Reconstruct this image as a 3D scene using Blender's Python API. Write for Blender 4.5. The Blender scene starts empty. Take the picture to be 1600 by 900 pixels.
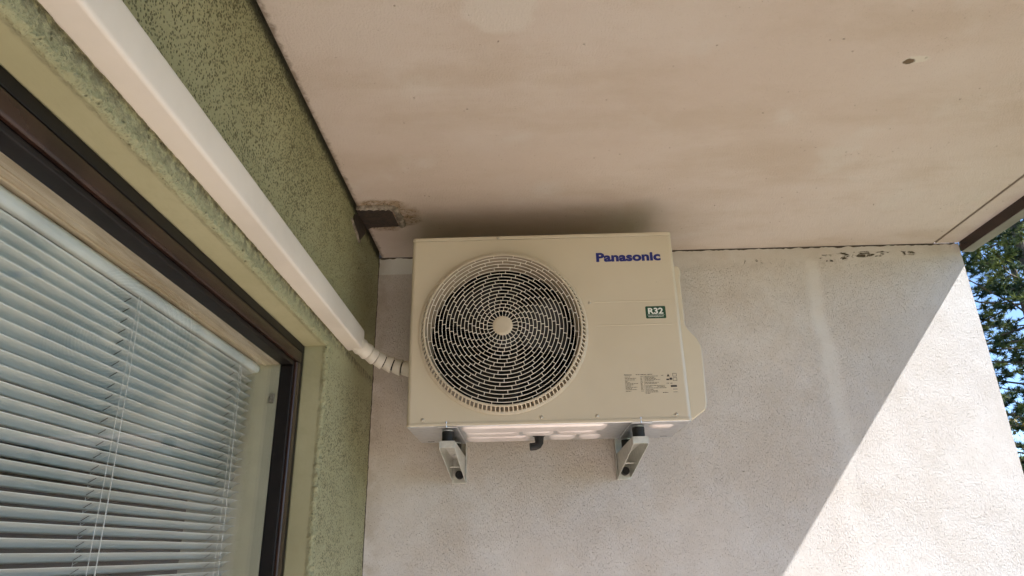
import bpy, bmesh, math, random
from mathutils import Vector, Matrix, noise
random.seed(7)
PI = math.pi
S = bpy.context.scene
COL = S.collection
H = 1.55                                    # camera height above the balcony floor
# room-size numbers (x right, y away, z up, measured from the camera; H is added in the mesh builder)
G, B, C, F, R = -0.5075, 2.2584, 1.0072, 1.8584, 1.590
X0, X1, Z0, Z1 = -0.3180, 0.4620, 0.3237, 0.8897

# ------------------------------------------------------------------ camera, sky, sun, exposure
cam = bpy.data.objects.new('camera', bpy.data.cameras.new('camera'))
COL.objects.link(cam)
r_, u_, f_ = Vector((0.9996117, 0.01897915, -0.02040207)), Vector((0.02588403, -0.36132185, 0.93208183)), Vector((-0.01031841, 0.93224799, 0.3616728))
u_ = Vector(r_).cross(f_).normalized()
cam.matrix_world = Matrix(((r_.x, u_.x, -f_.x, 0), (r_.y, u_.y, -f_.y, 0), (r_.z, u_.z, -f_.z, H), (0, 0, 0, 1)))
cam.data.sensor_width = 36
cam.data.lens = 36 * 1060.6 / 1600
cam.data.clip_start = 0.02
cam.data.clip_end = 2000
S.camera = cam

SUN = Vector((0.61, -0.195, 0.756)).normalized()         # towards the sun
W = bpy.data.worlds.new('World'); S.world = W; W.use_nodes = True
wn = W.node_tree.nodes; wl = W.node_tree.links
sky = wn.new('ShaderNodeTexSky'); sky.sky_type = 'NISHITA'; sky.sun_disc = False
sky.sun_elevation = math.asin(SUN.z); sky.sun_rotation = math.atan2(SUN.x, SUN.y)
sky.altitude = 3500; sky.air_density = 1.0; sky.dust_density = 0.2; sky.ozone_density = 3.0
wl.new(sky.outputs[0], wn['Background'].inputs[0]); wn['Background'].inputs[1].default_value = 0.07
sun = bpy.data.objects.new('sun', bpy.data.lights.new('sun', 'SUN')); COL.objects.link(sun)
sun.data.energy = 2.8; sun.data.angle = math.radians(0.5); sun.data.color = (1.0, 0.995, 0.985)
sun.rotation_euler = SUN.to_track_quat('Z', 'Y').to_euler()
sun.location = (8, -4, 12)
S.view_settings.view_transform = 'Standard'; S.view_settings.look = 'None'
S.view_settings.exposure = 2.36; S.view_settings.gamma = 1; S.view_settings.use_curve_mapping = False
S.render.engine = 'CYCLES'
S.cycles.max_bounces = 10; S.cycles.diffuse_bounces = 7; S.cycles.transparent_max_bounces = 8
S.cycles.sample_clamp_indirect = 6
S.cycles.caustics_reflective = False; S.cycles.caustics_refractive = False

# ------------------------------------------------------------------ material helpers
class NT:
    def __init__(s, name, rough=0.6, metal=0.0, spec=0.5):
        s.m = bpy.data.materials.new(name); s.m.use_nodes = True
        s.n = s.m.node_tree.nodes; s.l = s.m.node_tree.links
        s.p = s.n['Principled BSDF']
        s.p.inputs['Roughness'].default_value = rough; s.p.inputs['Metallic'].default_value = metal
        s.p.inputs['Specular IOR Level'].default_value = spec
        s.co = s.n.new('ShaderNodeNewGeometry').outputs['Position']
    def set(s, sock, v):
        if isinstance(v, (int, float)): sock.default_value = v
        elif isinstance(v, (tuple, list)):
            sock.default_value = tuple(v) + ((1,) if len(v) == 3 and len(sock.default_value) == 4 else ())
        else: s.l.new(v, sock)
    def math(s, op, a, b=0.0, clamp=False):
        n = s.n.new('ShaderNodeMath'); n.operation = op; n.use_clamp = clamp
        s.set(n.inputs[0], a); s.set(n.inputs[1], b); return n.outputs[0]
    def xyz(s):
        n = s.n.new('ShaderNodeSeparateXYZ'); s.l.new(s.co, n.inputs[0]); return n.outputs
    def map(s, scale=(1, 1, 1), loc=(0, 0, 0)):
        n = s.n.new('ShaderNodeMapping'); s.l.new(s.co, n.inputs[0])
        n.inputs['Scale'].default_value = scale; n.inputs['Location'].default_value = loc; return n.outputs[0]
    def noise(s, scale, detail=4, rough=0.55, st=(1, 1, 1), loc=(0, 0, 0), dist=0.0):
        n = s.n.new('ShaderNodeTexNoise'); s.l.new(s.map(st, loc), n.inputs['Vector'])
        n.inputs['Scale'].default_value = scale; n.inputs['Detail'].default_value = detail
        n.inputs['Roughness'].default_value = rough; n.inputs['Distortion'].default_value = dist
        return n.outputs[0]
    def voro(s, scale, st=(1, 1, 1), feature='F1'):
        n = s.n.new('ShaderNodeTexVoronoi'); n.feature = feature; s.l.new(s.map(st), n.inputs['Vector'])
        n.inputs['Scale'].default_value = scale; return n.outputs['Distance']
    def ramp(s, v, a, b, lo=0.0, hi=1.0):
        n = s.n.new('ShaderNodeMapRange'); n.interpolation_type = 'SMOOTHSTEP'
        s.set(n.inputs[0], v); n.inputs[1].default_value = a; n.inputs[2].default_value = b
        n.inputs[3].default_value = lo; n.inputs[4].default_value = hi; return n.outputs[0]
    def mix(s, f, a, b, mode='MIX'):
        n = s.n.new('ShaderNodeMix'); n.data_type = 'RGBA'; n.blend_type = mode
        s.set(n.inputs[0], f); s.set(n.inputs[6], a); s.set(n.inputs[7], b); return n.outputs[2]
    def spot(s, c, rad, wob=0.35, sc=60):
        """soft blot mask: 1 inside the ellipsoid at c, wobbly border"""
        n = s.n.new('ShaderNodeVectorMath'); n.operation = 'SUBTRACT'; s.l.new(s.co, n.inputs[0]); n.inputs[1].default_value = c
        k = s.n.new('ShaderNodeVectorMath'); k.operation = 'DIVIDE'; s.l.new(n.outputs[0], k.inputs[0]); k.inputs[1].default_value = rad
        q = s.n.new('ShaderNodeVectorMath'); q.operation = 'LENGTH'; s.l.new(k.outputs[0], q.inputs[0])
        d = s.math('ADD', q.outputs['Value'], s.math('MULTIPLY', s.math('SUBTRACT', s.noise(sc, 3), 0.5), wob * 4))
        return s.ramp(d, 0.8, 1.1, 1, 0)
    def color(s, v): s.set(s.p.inputs['Base Color'], v); return s
    def bump(s, h, dist=0.001, strength=1.0):
        n = s.n.new('ShaderNodeBump'); n.inputs['Strength'].default_value = strength; n.inputs['Distance'].default_value = dist
        s.l.new(h, n.inputs['Height'])
        s.l.new(n.outputs[0], s.p.inputs['Normal']); return s

def simple(name, col, rough=0.5, metal=0.0, var=0.10, sc=40, bump=0.0, bsc=300, spec=0.5):
    t = NT(name, rough, metal, spec)
    dark = tuple(c * (1 - var) for c in col); lite = tuple(min(1, c * (1 + var)) for c in col)
    t.color(t.mix(t.ramp(t.noise(sc, 5), 0.35, 0.65), dark, lite))
    if bump: t.bump(t.noise(bsc, 3), bump)
    return t.m

M = {}
# rough painted side wall: combed render with small vertical pits, a smooth trowelled streak, a bare band under the ceiling
t = NT('painted_render', 0.85, spec=0.25)
x, y, z = t.xyz()
big = t.ramp(t.noise(1.6, 4), 0.3, 0.7); med = t.noise(9, 5)
base = t.mix(big, (0.67, 0.625, 0.595), (0.71, 0.69, 0.675))
base = t.mix(t.ramp(med, 0.3, 0.7, 0, 0.45), base, (0.58, 0.52, 0.465))
base = t.mix(t.math('MULTIPLY', t.ramp(t.noise(3.0, 5, 0.6, loc=(8, 1, 3)), 0.45, 0.65), t.ramp(x, 0.7, 1.5, 0.55, 0.15)), base, (0.60, 0.525, 0.455))
wobx = t.math('ADD', x, t.math('MULTIPLY', t.math('SUBTRACT', t.noise(7, 3), 0.5), 0.05))
cx = t.math('SUBTRACT', wobx, 1.045)
streak = t.math('MULTIPLY', t.ramp(t.math('ABSOLUTE', cx), 0.010, 0.042, 1, 0), t.ramp(z, H + 0.0, H + 0.60, 0.35, 0.85))
streak = t.math('MULTIPLY', streak, t.ramp(z, H + 0.94, H + 0.97, 1, 0.4))
smooth_top = t.ramp(t.math('ADD', z, t.math('MULTIPLY', t.noise(14, 3), 0.05)), H + 0.95, H + 0.985)
smooth = t.math('MAXIMUM', streak, t.math('MULTIPLY', smooth_top, 0.8))
pitn = t.noise(430, 2, 0.5, st=(1.0, 1.0, 0.45))
area = t.ramp(t.noise(2.6, 4, loc=(3, 1, 2)), 0.32, 0.58, 0.30, 1.0)
area = t.math('MULTIPLY', area, t.math('SUBTRACT', 1.0, t.math('MULTIPLY', smooth, 0.92)))
pits = t.math('MULTIPLY', t.ramp(pitn, 0.60, 0.70), area)
base = t.mix(t.math('MULTIPLY', streak, 0.30), base, (0.74, 0.735, 0.71))
base = t.mix(t.math('MULTIPLY', pits, 0.50), base, (0.27, 0.235, 0.205))
base = t.mix(t.math('MULTIPLY', t.math('MULTIPLY', t.ramp(t.noise(420, 2, 0.6), 0.35, 0.65), area), 0.20), base, (0.48, 0.43, 0.39))
bigpit = t.math('MULTIPLY', t.ramp(t.math('ADD', t.voro(120, st=(1, 1, 0.5)), t.math('MULTIPLY', t.noise(20, 3), 0.8)), 0.35, 0.41, 1, 0), area)
base = t.mix(t.math('MULTIPLY', bigpit, 0.60), base, (0.22, 0.18, 0.15))
# left end: an unpainted pale band above, a patchy brown tone beside the corner
band = t.math('MULTIPLY', t.ramp(z, H + 0.938, H + 0.942), t.ramp(x, -0.30, -0.25, 1, 0))
base = t.mix(band, base, (0.80, 0.81, 0.80))
corner = t.math('MULTIPLY', t.ramp(wobx, -0.505, -0.44, 1, 0), t.ramp(t.noise(18, 4), 0.38, 0.6))
base = t.mix(t.math('MULTIPLY', corner, 0.45), base, (0.42, 0.36, 0.28))
# flaked paint under the ceiling on the right
fl = t.ramp(t.noise(38, 4, 0.7, st=(0.5, 1, 1.4), dist=1.0), 0.53, 0.56)
f1 = t.math('MULTIPLY', t.spot((1.27, B, H + 0.972), (0.17, 1, 0.011), 0.25), fl)
f2 = t.math('MULTIPLY', t.spot((1.13, B, H + 0.957), (0.05, 1, 0.012), 0.25), fl)
f3 = t.math('MULTIPLY', t.spot((0.90, B, H + 0.955), (0.10, 1, 0.014), 0.25), t.ramp(t.noise(48, 4, 0.7, dist=1.5, loc=(2, 2, 2)), 0.62, 0.64))
fk = t.math('MAXIMUM', f1, t.math('MAXIMUM', f2, f3))
base = t.mix(fk, base, (0.10, 0.085, 0.06))
t.color(base)
hgt = t.math('ADD', t.math('MULTIPLY', t.math('MAXIMUM', pits, bigpit), -1.4), t.math('MULTIPLY', t.math('MULTIPLY', t.noise(240, 4, 0.65, st=(1, 1, 0.5)), area), 1.3))
hgt = t.math('ADD', hgt, t.math('MULTIPLY', med, 1.2))
t.bump(t.math('SUBTRACT', hgt, t.math('MULTIPLY', fk, 1.5)), 0.0023)
M['render'] = t.m

# smooth concrete ceiling
t = NT('painted_concrete', 0.8, spec=0.2)
x, y, z = t.xyz()
base = t.mix(t.ramp(t.noise(1.3, 5, 0.6), 0.3, 0.7), (0.665, 0.565, 0.505), (0.725, 0.65, 0.605))
base = t.mix(t.ramp(t.noise(3.2, 6, 0.65, st=(0.6, 1.6, 1), loc=(4, 0, 0)), 0.42, 0.70, 0, 0.7), base, (0.60, 0.50, 0.42))
base = t.mix(t.ramp(t.noise(5, 4, loc=(9, 2, 1)), 0.55, 0.75, 0, 0.5), base, (0.73, 0.69, 0.655))
pin = t.voro(34); pm = t.math('MULTIPLY', t.ramp(pin, 0.05, 0.10, 1, 0), t.ramp(t.noise(9, 4, loc=(1, 7, 0)), 0.50, 0.60))
specks = t.math('MULTIPLY', t.ramp(t.noise(95, 3, 0.7), 0.66, 0.72), t.ramp(t.noise(7, 4, loc=(5, 5, 5)), 0.50, 0.62))
base = t.mix(t.math('MULTIPLY', t.math('MAXIMUM', pm, specks), 0.5), base, (0.30, 0.22, 0.16))
chip = t.spot((0.905, 1.247, H + C), (0.030, 0.012, 1), 0.20, 90)
base = t.mix(chip, base, (0.74, 0.69, 0.62))
hole = t.spot((0.888, 1.254, H + C), (0.013, 0.009, 1), 0.20, 120)
base = t.mix(hole, base, (0.19, 0.14, 0.09))
patch = t.spot((-0.02, 1.06, H + C), (0.075, 0.07, 1), 0.25, 9)
base = t.mix(t.math('MULTIPLY', patch, 0.6), base, (0.76, 0.71, 0.665))
# damp yellow-brown ring round the iron plate
ring = t.math('MULTIPLY', t.spot((-0.43, 1.925, H + C), (0.120, 0.105, 1), 0.16, 22), t.ramp(t.noise(40, 5, 0.7, dist=1.2), 0.35, 0.6, 0.35, 1))
crk = t.ramp(t.math('ABSOLUTE', t.math('SUBTRACT', t.noise(26, 4, 0.6, loc=(3, 9, 0), dist=1.5), 0.5)), 0.006, 0.022, 1, 0)
base = t.mix(t.math('MULTIPLY', ring, 0.85), base, (0.38, 0.27, 0.165))
base = t.mix(t.math('MULTIPLY', t.math('MULTIPLY', crk, ring), 0.8), base, (0.10, 0.065, 0.04))
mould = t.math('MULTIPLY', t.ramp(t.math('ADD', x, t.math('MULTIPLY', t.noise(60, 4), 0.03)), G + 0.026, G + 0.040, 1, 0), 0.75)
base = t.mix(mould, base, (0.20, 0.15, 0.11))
outer = t.ramp(t.math('ABSOLUTE', t.math('SUBTRACT', x, 1.504)), 0.004, 0.010, 1, 0)
base = t.mix(t.math('MULTIPLY', outer, 0.6), base, (0.32, 0.25, 0.19))
t.color(base)
h = t.math('ADD', t.math('MULTIPLY', t.noise(190, 5, 0.75), 1.7), t.math('MULTIPLY', t.noise(14, 4), 1.6))
grain = t.ramp(t.noise(260, 3, 0.6, loc=(7, 7, 7)), 0.60, 0.74)
t.color(t.mix(t.math('MULTIPLY', grain, 0.28), base, (0.36, 0.29, 0.23)))
h = t.math('ADD', h, t.math('MULTIPLY', t.math('MAXIMUM', pm, t.math('MAXIMUM', hole, specks)), -1.6))
t.bump(t.math('SUBTRACT', h, t.math('MULTIPLY', ring, 0.8)), 0.0030)
M['ceiling'] = t.m

# green sprayed render with algae specks; the smooth window reveal has none
t = NT('green_render', 0.9, spec=0.2)
x, y, z = t.xyz()
base = t.mix(t.ramp(t.noise(4, 5), 0.3, 0.7), (0.385, 0.37, 0.225), (0.445, 0.43, 0.275))
base = t.mix(t.ramp(t.noise(26, 5, 0.65), 0.45, 0.75, 0, 0.35), base, (0.35, 0.335, 0.21))
face = t.ramp(x, G - 0.016, G - 0.004)
grow = t.math('MAXIMUM', t.ramp(z, H + 0.55, H + 0.85, 0.0, 1.0), 0.0)
far = t.ramp(y, 1.1, 2.0, 1.0, 0.30)
amt = t.math('MULTIPLY', grow, far)
pier = t.math('MULTIPLY', t.ramp(y, 1.715, 1.74), t.ramp(z, H + 0.45, H + 0.52, 1, 0))
amt = t.math('MAXIMUM', amt, t.math('MULTIPLY', pier, 0.42))
cl_ = t.ramp(t.noise(7, 5, 0.65, loc=(2, 4, 8)), 0.30, 0.62, 0.0, 1.0)
thr = t.math('SUBTRACT', t.math('ADD', t.voro(215, st=(1, 1, 0.75)), t.math('MULTIPLY', t.noise(60, 3), 0.5)), t.math('MULTIPLY', t.math('ADD', amt, cl_), 0.11))
spk = t.ramp(thr, 0.40, 0.56, 1, 0)
vdots = t.ramp(t.math('ADD', t.voro(92, st=(1, 1, 0.6)), t.math('MULTIPLY', t.noise(26, 3), 0.6)), t.math('ADD', 0.38, t.math('MULTIPLY', pier, 0.06)) if False else 0.38, 0.46, 1, 0)
spk2 = t.math('MULTIPLY', vdots, 0.9)
spk = t.math('MULTIPLY', t.math('MAXIMUM', t.math('MULTIPLY', spk, t.ramp(amt, 0.0, 0.5, 0.30, 1.0)), spk2), face)
base = t.mix(t.math('MULTIPLY', face, 0.45), base, (0.385, 0.385, 0.225))
base = t.mix(t.math('MULTIPLY', spk, 0.78), base, (0.085, 0.085, 0.045))
lite = t.math('MULTIPLY', t.ramp(t.noise(160, 3), 0.60, 0.70), face)
base = t.mix(t.math('MULTIPLY', lite, 0.35), base, (0.52, 0.51, 0.36))
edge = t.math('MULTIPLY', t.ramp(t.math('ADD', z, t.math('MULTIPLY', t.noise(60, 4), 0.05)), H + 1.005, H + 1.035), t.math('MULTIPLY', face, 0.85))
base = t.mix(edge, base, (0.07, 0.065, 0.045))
und = t.math('MULTIPLY', t.math('MULTIPLY', t.ramp(z, H + 0.520, H + 0.556), t.ramp(z, H + 0.556, H + 0.560, 1, 0)), face)  # darker towards the duct: dirt, with the duct's shade painted in
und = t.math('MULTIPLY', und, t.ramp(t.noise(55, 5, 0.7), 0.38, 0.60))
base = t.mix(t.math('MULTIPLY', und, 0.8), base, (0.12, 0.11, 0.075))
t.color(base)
hh = t.math('ADD', t.math('MULTIPLY', t.noise(170, 4, 0.7), face), t.math('MULTIPLY', t.noise(30, 5, st=(1, 0.4, 1)), 0.35))
t.bump(t.math('SUBTRACT', hh, t.math('MULTIPLY', spk, 0.5)), 0.0055)
M['green'] = t.m

M['white_plastic'] = simple('duct_plastic', (0.69, 0.64, 0.585), 0.38, var=0.05, sc=6, bump=0.0002, bsc=60)
M['hose'] = simple('hose_plastic', (0.69, 0.65, 0.58), 0.45, var=0.06, sc=30)
t = NT('ivory_powder_coat', 0.30, spec=0.5)
base = t.mix(t.ramp(t.noise(2.2, 4), 0.35, 0.65), (0.615, 0.54, 0.415), (0.65, 0.58, 0.455))
base = t.mix(t.ramp(t.noise(70, 4, 0.7), 0.68, 0.76, 0, 0.30), base, (0.38, 0.33, 0.25))
t.color(base); t.bump(t.noise(900, 2), 0.00012); M['ivory'] = t.m
M['grille'] = simple('grille_plastic', (0.86, 0.80, 0.71), 0.40, var=0.04, sc=20)
M['rim'] = simple('grille_rim_plastic', (0.60, 0.525, 0.41), 0.42, var=0.04, sc=20)
M['shroud'] = simple('shroud_metal', (0.36, 0.30, 0.225), 0.5, var=0.08, sc=12)
M['black'] = simple('black_rubber', (0.003, 0.0028, 0.0028), 0.6, var=0.3, sc=60)
M['dark_fan'] = simple('fan_plastic', (0.004, 0.0035, 0.0035), 0.45, var=0.15)
t = NT('galvanised_steel', 0.42, 1.0)
base = t.mix(t.ramp(t.voro(55), 0.1, 0.6), (0.66, 0.67, 0.70), (0.74, 0.75, 0.77))
t.color(base); t.set(t.p.inputs['Roughness'], t.ramp(t.noise(25, 4), 0.3, 0.7, 0.30, 0.40)); t.bump(t.noise(14, 2), 0.0008)
M['zinc'] = t.m
t = NT('zinc_pressing', 0.40, 0.35)
t.color(t.mix(t.ramp(t.noise(6, 3), 0.4, 0.6), (0.72, 0.66, 0.655), (0.82, 0.77, 0.77))); t.bump(t.noise(14, 2), 0.0008)  # pinkish tint paints the floor's reflection into the ribs
M['ribs'] = t.m
M['bracket'] = simple('bracket_paint', (0.60, 0.60, 0.555), 0.34, 0.25, var=0.10, sc=50, bump=0.0002)
M['screw'] = simple('screw_steel', (0.55, 0.50, 0.42), 0.35, 0.8, var=0.2, sc=300)
M['frame'] = simple('brown_aluminium', (0.006, 0.004, 0.0035), 0.45, 0.0, var=0.25, sc=14, spec=0.3, bump=0.0003, bsc=40)
M['sash'] = simple('brown_sash_aluminium', (0.030, 0.015, 0.011), 0.27, 0.0, var=0.3, sc=9, spec=0.45, bump=0.0003, bsc=30)
M['gasket'] = simple('gasket_rubber', (0.012, 0.011, 0.011), 0.6)
t = NT('aged_painted_wood', 0.55)
gr = t.noise(9, 6, 0.65, st=(3, 0.35, 6), dist=0.8)
base = t.mix(t.ramp(gr, 0.35, 0.65), (0.52, 0.42, 0.30), (0.74, 0.66, 0.54))
t.color(base); t.bump(gr, 0.0008); M['wood'] = t.m
M['jamb'] = simple('cream_painted_jamb', (0.70, 0.665, 0.50), 0.5, var=0.05, sc=12, bump=0.0003)
M['slat'] = simple('blind_enamel', (0.65, 0.70, 0.70), 0.32, var=0.06, sc=6)
M['cord'] = simple('blind_cord', (0.75, 0.76, 0.74), 0.7, var=0.05)
M['slot'] = simple('slot_shadow', (0.03, 0.03, 0.03), 0.8)
t = NT('rusty_iron', 0.6, 0.3)
base = t.mix(t.ramp(t.noise(60, 5, 0.7), 0.4, 0.65), (0.050, 0.040, 0.036), (0.085, 0.060, 0.048))
t.color(base); t.bump(t.noise(180, 4), 0.001); M['iron'] = t.m
t = NT('crumbling_mortar', 0.9)
base = t.mix(t.ramp(t.noise(45, 5, 0.7), 0.35, 0.65), (0.18, 0.145, 0.115), (0.42, 0.37, 0.31))
t.color(base); t.bump(t.noise(140, 5, 0.7), 0.003); M['mortar'] = t.m
M['rail'] = simple('rail_metal', (0.24, 0.225, 0.21), 0.45, 0.2, var=0.15, sc=10, bump=0.0005, bsc=30)
t = NT('terracotta_floor_paint', 0.75)
base = t.mix(t.ramp(t.noise(3, 5), 0.3, 0.7), (0.60, 0.485, 0.405), (0.70, 0.59, 0.505))
t.color(base); t.bump(t.noise(90, 4), 0.001); M['floor'] = t.m
M['room'] = simple('room_paint', (0.17, 0.14, 0.125), 0.9, var=0.2, sc=2)
M['white_wall'] = simple('outer_wall_paint', (0.72, 0.70, 0.67), 0.85, var=0.05, sc=5, bump=0.001, bsc=120)
t = NT('meadow', 0.95)
t.color(t.mix(t.ramp(t.noise(0.8, 6), 0.35, 0.65), (0.05, 0.075, 0.025), (0.13, 0.12, 0.05))); t.bump(t.noise(12, 5), 0.05)
M['ground'] = t.m
t = NT('pine_bark', 0.9)
z_ = t.xyz()[2]
t.color(t.mix(t.ramp(t.noise(5, 5), 0.4, 0.6), (0.07, 0.05, 0.038), (0.15, 0.105, 0.075))); t.bump(t.noise(20, 5, st=(1, 1, 0.3)), 0.02)
M['bark'] = t.m
def leaf(name, a, b, c):
    t = NT(name, 0.55, spec=0.2)
    base = t.mix(t.ramp(t.noise(1.1, 3), 0.35, 0.6), a, b)
    base = t.mix(t.ramp(t.noise(1.5, 3, loc=(3, 3, 3)), 0.48, 0.60), base, c)
    t.color(base)
    tr = t.n.new('ShaderNodeBsdfTranslucent'); t.l.new(base, tr.inputs[0])
    mx = t.n.new('ShaderNodeMixShader'); mx.inputs[0].default_value = 0.3
    t.l.new(t.p.outputs[0], mx.inputs[1]); t.l.new(tr.outputs[0], mx.inputs[2])
    t.l.new(mx.outputs[0], t.n['Material Output'].inputs[0]); return t.m
M['needles'] = leaf('pine_needles', (0.022, 0.040, 0.022), (0.045, 0.070, 0.032), (0.19, 0.21, 0.06))  # last colour paints sunlit yellow patches into the needles
M['leaves'] = leaf('autumn_leaves', (0.16, 0.13, 0.04), (0.26, 0.19, 0.06), (0.30, 0.24, 0.10))
def ink(name, col, rough=0.45): return simple(name, col, rough, var=0.02)
M['navy'] = ink('navy_ink', (0.008, 0.018, 0.19)); M['label_green'] = ink('green_sticker', (0.0, 0.055, 0.022))
M['label_white'] = ink('white_ink', (0.82, 0.84, 0.80)); M['print'] = ink('grey_print', (0.10, 0.085, 0.065)); M['print_dark'] = ink('black_print', (0.035, 0.03, 0.028))
# window glass: thin pane, see-through with a clear reflection
t = NT('window_glass'); t.n.remove(t.p)
tb = t.n.new('ShaderNodeBsdfTransparent'); tb.inputs[0].default_value = (0.975, 0.985, 0.98, 1)
gl = t.n.new('ShaderNodeBsdfGlossy'); gl.inputs['Roughness'].default_value = 0.015
lw = t.n.new('ShaderNodeLayerWeight'); lw.inputs[0].default_value = 0.5
wv = t.n.new('ShaderNodeBump'); wv.inputs['Distance'].default_value = 0.0001; t.l.new(t.noise(5, 2), wv.inputs['Height']); t.l.new(wv.outputs[0], gl.inputs['Normal'])
k = t.math('ADD', t.math('MULTIPLY', t.math('POWER', lw.outputs['Facing'], 4.5), 0.8), 0.065, True)
mx = t.n.new('ShaderNodeMixShader'); t.l.new(k, mx.inputs[0]); t.l.new(tb.outputs[0], mx.inputs[1]); t.l.new(gl.outputs[0], mx.inputs[2])
t.l.new(mx.outputs[0], t.n['Material Output'].inputs[0]); M['glass'] = t.m

# ------------------------------------------------------------------ mesh helpers
class MB:
    def __init__(s): s.v = []; s.f = []
    def add(s, vs, fs):
        o = len(s.v); s.v += [tuple(v) for v in vs]; s.f += [tuple(i + o for i in f) for f in fs]; return s
    def box(s, x0, x1, y0, y1, z0, z1):
        vs = [(a, b, c) for a in (x0, x1) for b in (y0, y1) for c in (z0, z1)]
        return s.add(vs, [(0, 1, 3, 2), (4, 6, 7, 5), (0, 4, 5, 1), (2, 3, 7, 6), (0, 2, 6, 4), (1, 5, 7, 3)])
    def prism(s, pts, fn0, fn1):
        """closed outline pts -> two caps fn0(p), fn1(p) and the band between"""
        n = len(pts); vs = [fn0(p) for p in pts] + [fn1(p) for p in pts]
        return s.add(vs, [tuple(range(n))[::-1], tuple(range(n, 2 * n))] + [(i, (i + 1) % n, n + (i + 1) % n, n + i) for i in range(n)])
    def xz(s, pts, y0, y1): return s.prism(pts, lambda p: (p[0], y0, p[1]), lambda p: (p[0], y1, p[1]))
    def yz(s, pts, x0, x1): return s.prism(pts, lambda p: (x0, p[0], p[1]), lambda p: (x1, p[0], p[1]))
    def xy(s, pts, z0, z1): return s.prism(pts, lambda p: (p[0], p[1], z0), lambda p: (p[0], p[1], z1))
    def tube(s, path, rad, n=10, caps=True, closed=False):
        path = [Vector(p) for p in path]; L = len(path)
        rs = rad if isinstance(rad, (list, tuple)) else [rad] * L
        ref = None; rings = []
        for i, p in enumerate(path):
            a = path[(i - 1) % L] if (closed or i > 0) else p; b = path[(i + 1) % L] if (closed or i < L - 1) else p
            t_ = (b - a).normalized()
            if ref is None:
                ref = t_.cross(Vector((0, 0, 1)))
                if ref.length < 0.1: ref = t_.cross(Vector((1, 0, 0)))
            ref = (ref - t_ * ref.dot(t_)).normalized(); w = t_.cross(ref)
            rings.append([p + ref * math.cos(2 * PI * k / n) * rs[i] + w * math.sin(2 * PI * k / n) * rs[i] for k in range(n)])
        vs = [v for rg in rings for v in rg]; fs = []
        for i in range(L if closed else L - 1):
            j = (i + 1) % L
            for k in range(n): fs.append((i * n + k, i * n + (k + 1) % n, j * n + (k + 1) % n, j * n + k))
        if caps and not closed: fs += [tuple(range(n))[::-1], tuple(range((L - 1) * n, L * n))]
        return s.add(vs, fs)
    def lathe_y(s, cx, cz, prof, n=96, closed=False, cap0=False, cap1=False):
        """profile of (radius, y) turned about the y axis through cx, cz"""
        vs = [(cx + r * math.sin(2 * PI * k / n), yy, cz + r * math.cos(2 * PI * k / n)) for r, yy in prof for k in range(n)]
        m = len(prof); fs = []
        for i in range(m if closed else m - 1):
            j = (i + 1) % m
            for k in range(n): fs.append((i * n + k, i * n + (k + 1) % n, j * n + (k + 1) % n, j * n + k))
        if cap0: fs.append(tuple(range(n)))
        if cap1: fs.append(tuple(range((m - 1) * n, m * n))[::-1])
        return s.add(vs, fs)
    def lathe_z(s, cx, cy, prof, n=24, cap=True):
        vs = [(cx + r * math.cos(2 * PI * k / n), cy + r * math.sin(2 * PI * k / n), zz) for r, zz in prof for k in range(n)]
        m = len(prof); fs = []
        for i in range(m - 1):
            for k in range(n): fs.append((i * n + k, i * n + (k + 1) % n, (i + 1) * n + (k + 1) % n, (i + 1) * n + k))
        if cap: fs += [tuple(range(n))[::-1], tuple(range((m - 1) * n, m * n))]
        return s.add(vs, fs)
    def build(s, name, mat, parent=None, bevel=0.0, smooth=False, seg=2, label=None, fixn=True):
        off = Vector((0, 0, 0))
        q = parent
        while q is not None: off += q.location; q = q.parent
        me = bpy.data.meshes.new(name)
        me.from_pydata([(v[0] - off.x, v[1] - off.y, v[2] + H - off.z) for v in s.v], [], s.f); me.validate()
        if fixn:
            bm = bmesh.new(); bm.from_mesh(me); bmesh.ops.recalc_face_normals(bm, faces=bm.faces); bm.to_mesh(me); bm.free()
        me.materials.append(mat)
        if smooth: me.polygons.foreach_set('use_smooth', [True] * len(me.polygons))
        o = bpy.data.objects.new(name, me); COL.objects.link(o)
        if parent: o.parent = parent
        if bevel:
            b = o.modifiers.new('bevel', 'BEVEL'); b.width = bevel; b.segments = seg; b.limit_method = 'ANGLE'; b.angle_limit = math.radians(35)
            b.harden_normals = False
            me.polygons.foreach_set('use_smooth', [True] * len(me.polygons))
            w = o.modifiers.new('wn', 'WEIGHTED_NORMAL'); w.keep_sharp = True
        if label: o['label'] = label
        return o
def tag(o, label, cat, group=None, kind=None):
    o['label'] = label; o['category'] = cat
    if group: o['group'] = group
    if kind: o['kind'] = kind
    return o
def thing(name, label, cat, loc, group=None):
    o = bpy.data.objects.new(name, None); COL.objects.link(o); o.location = (loc[0], loc[1], loc[2] + H); o.empty_display_size = 0.1
    return tag(o, label, cat, group)
def struct(o): o['kind'] = 'structure'; return o
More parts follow.
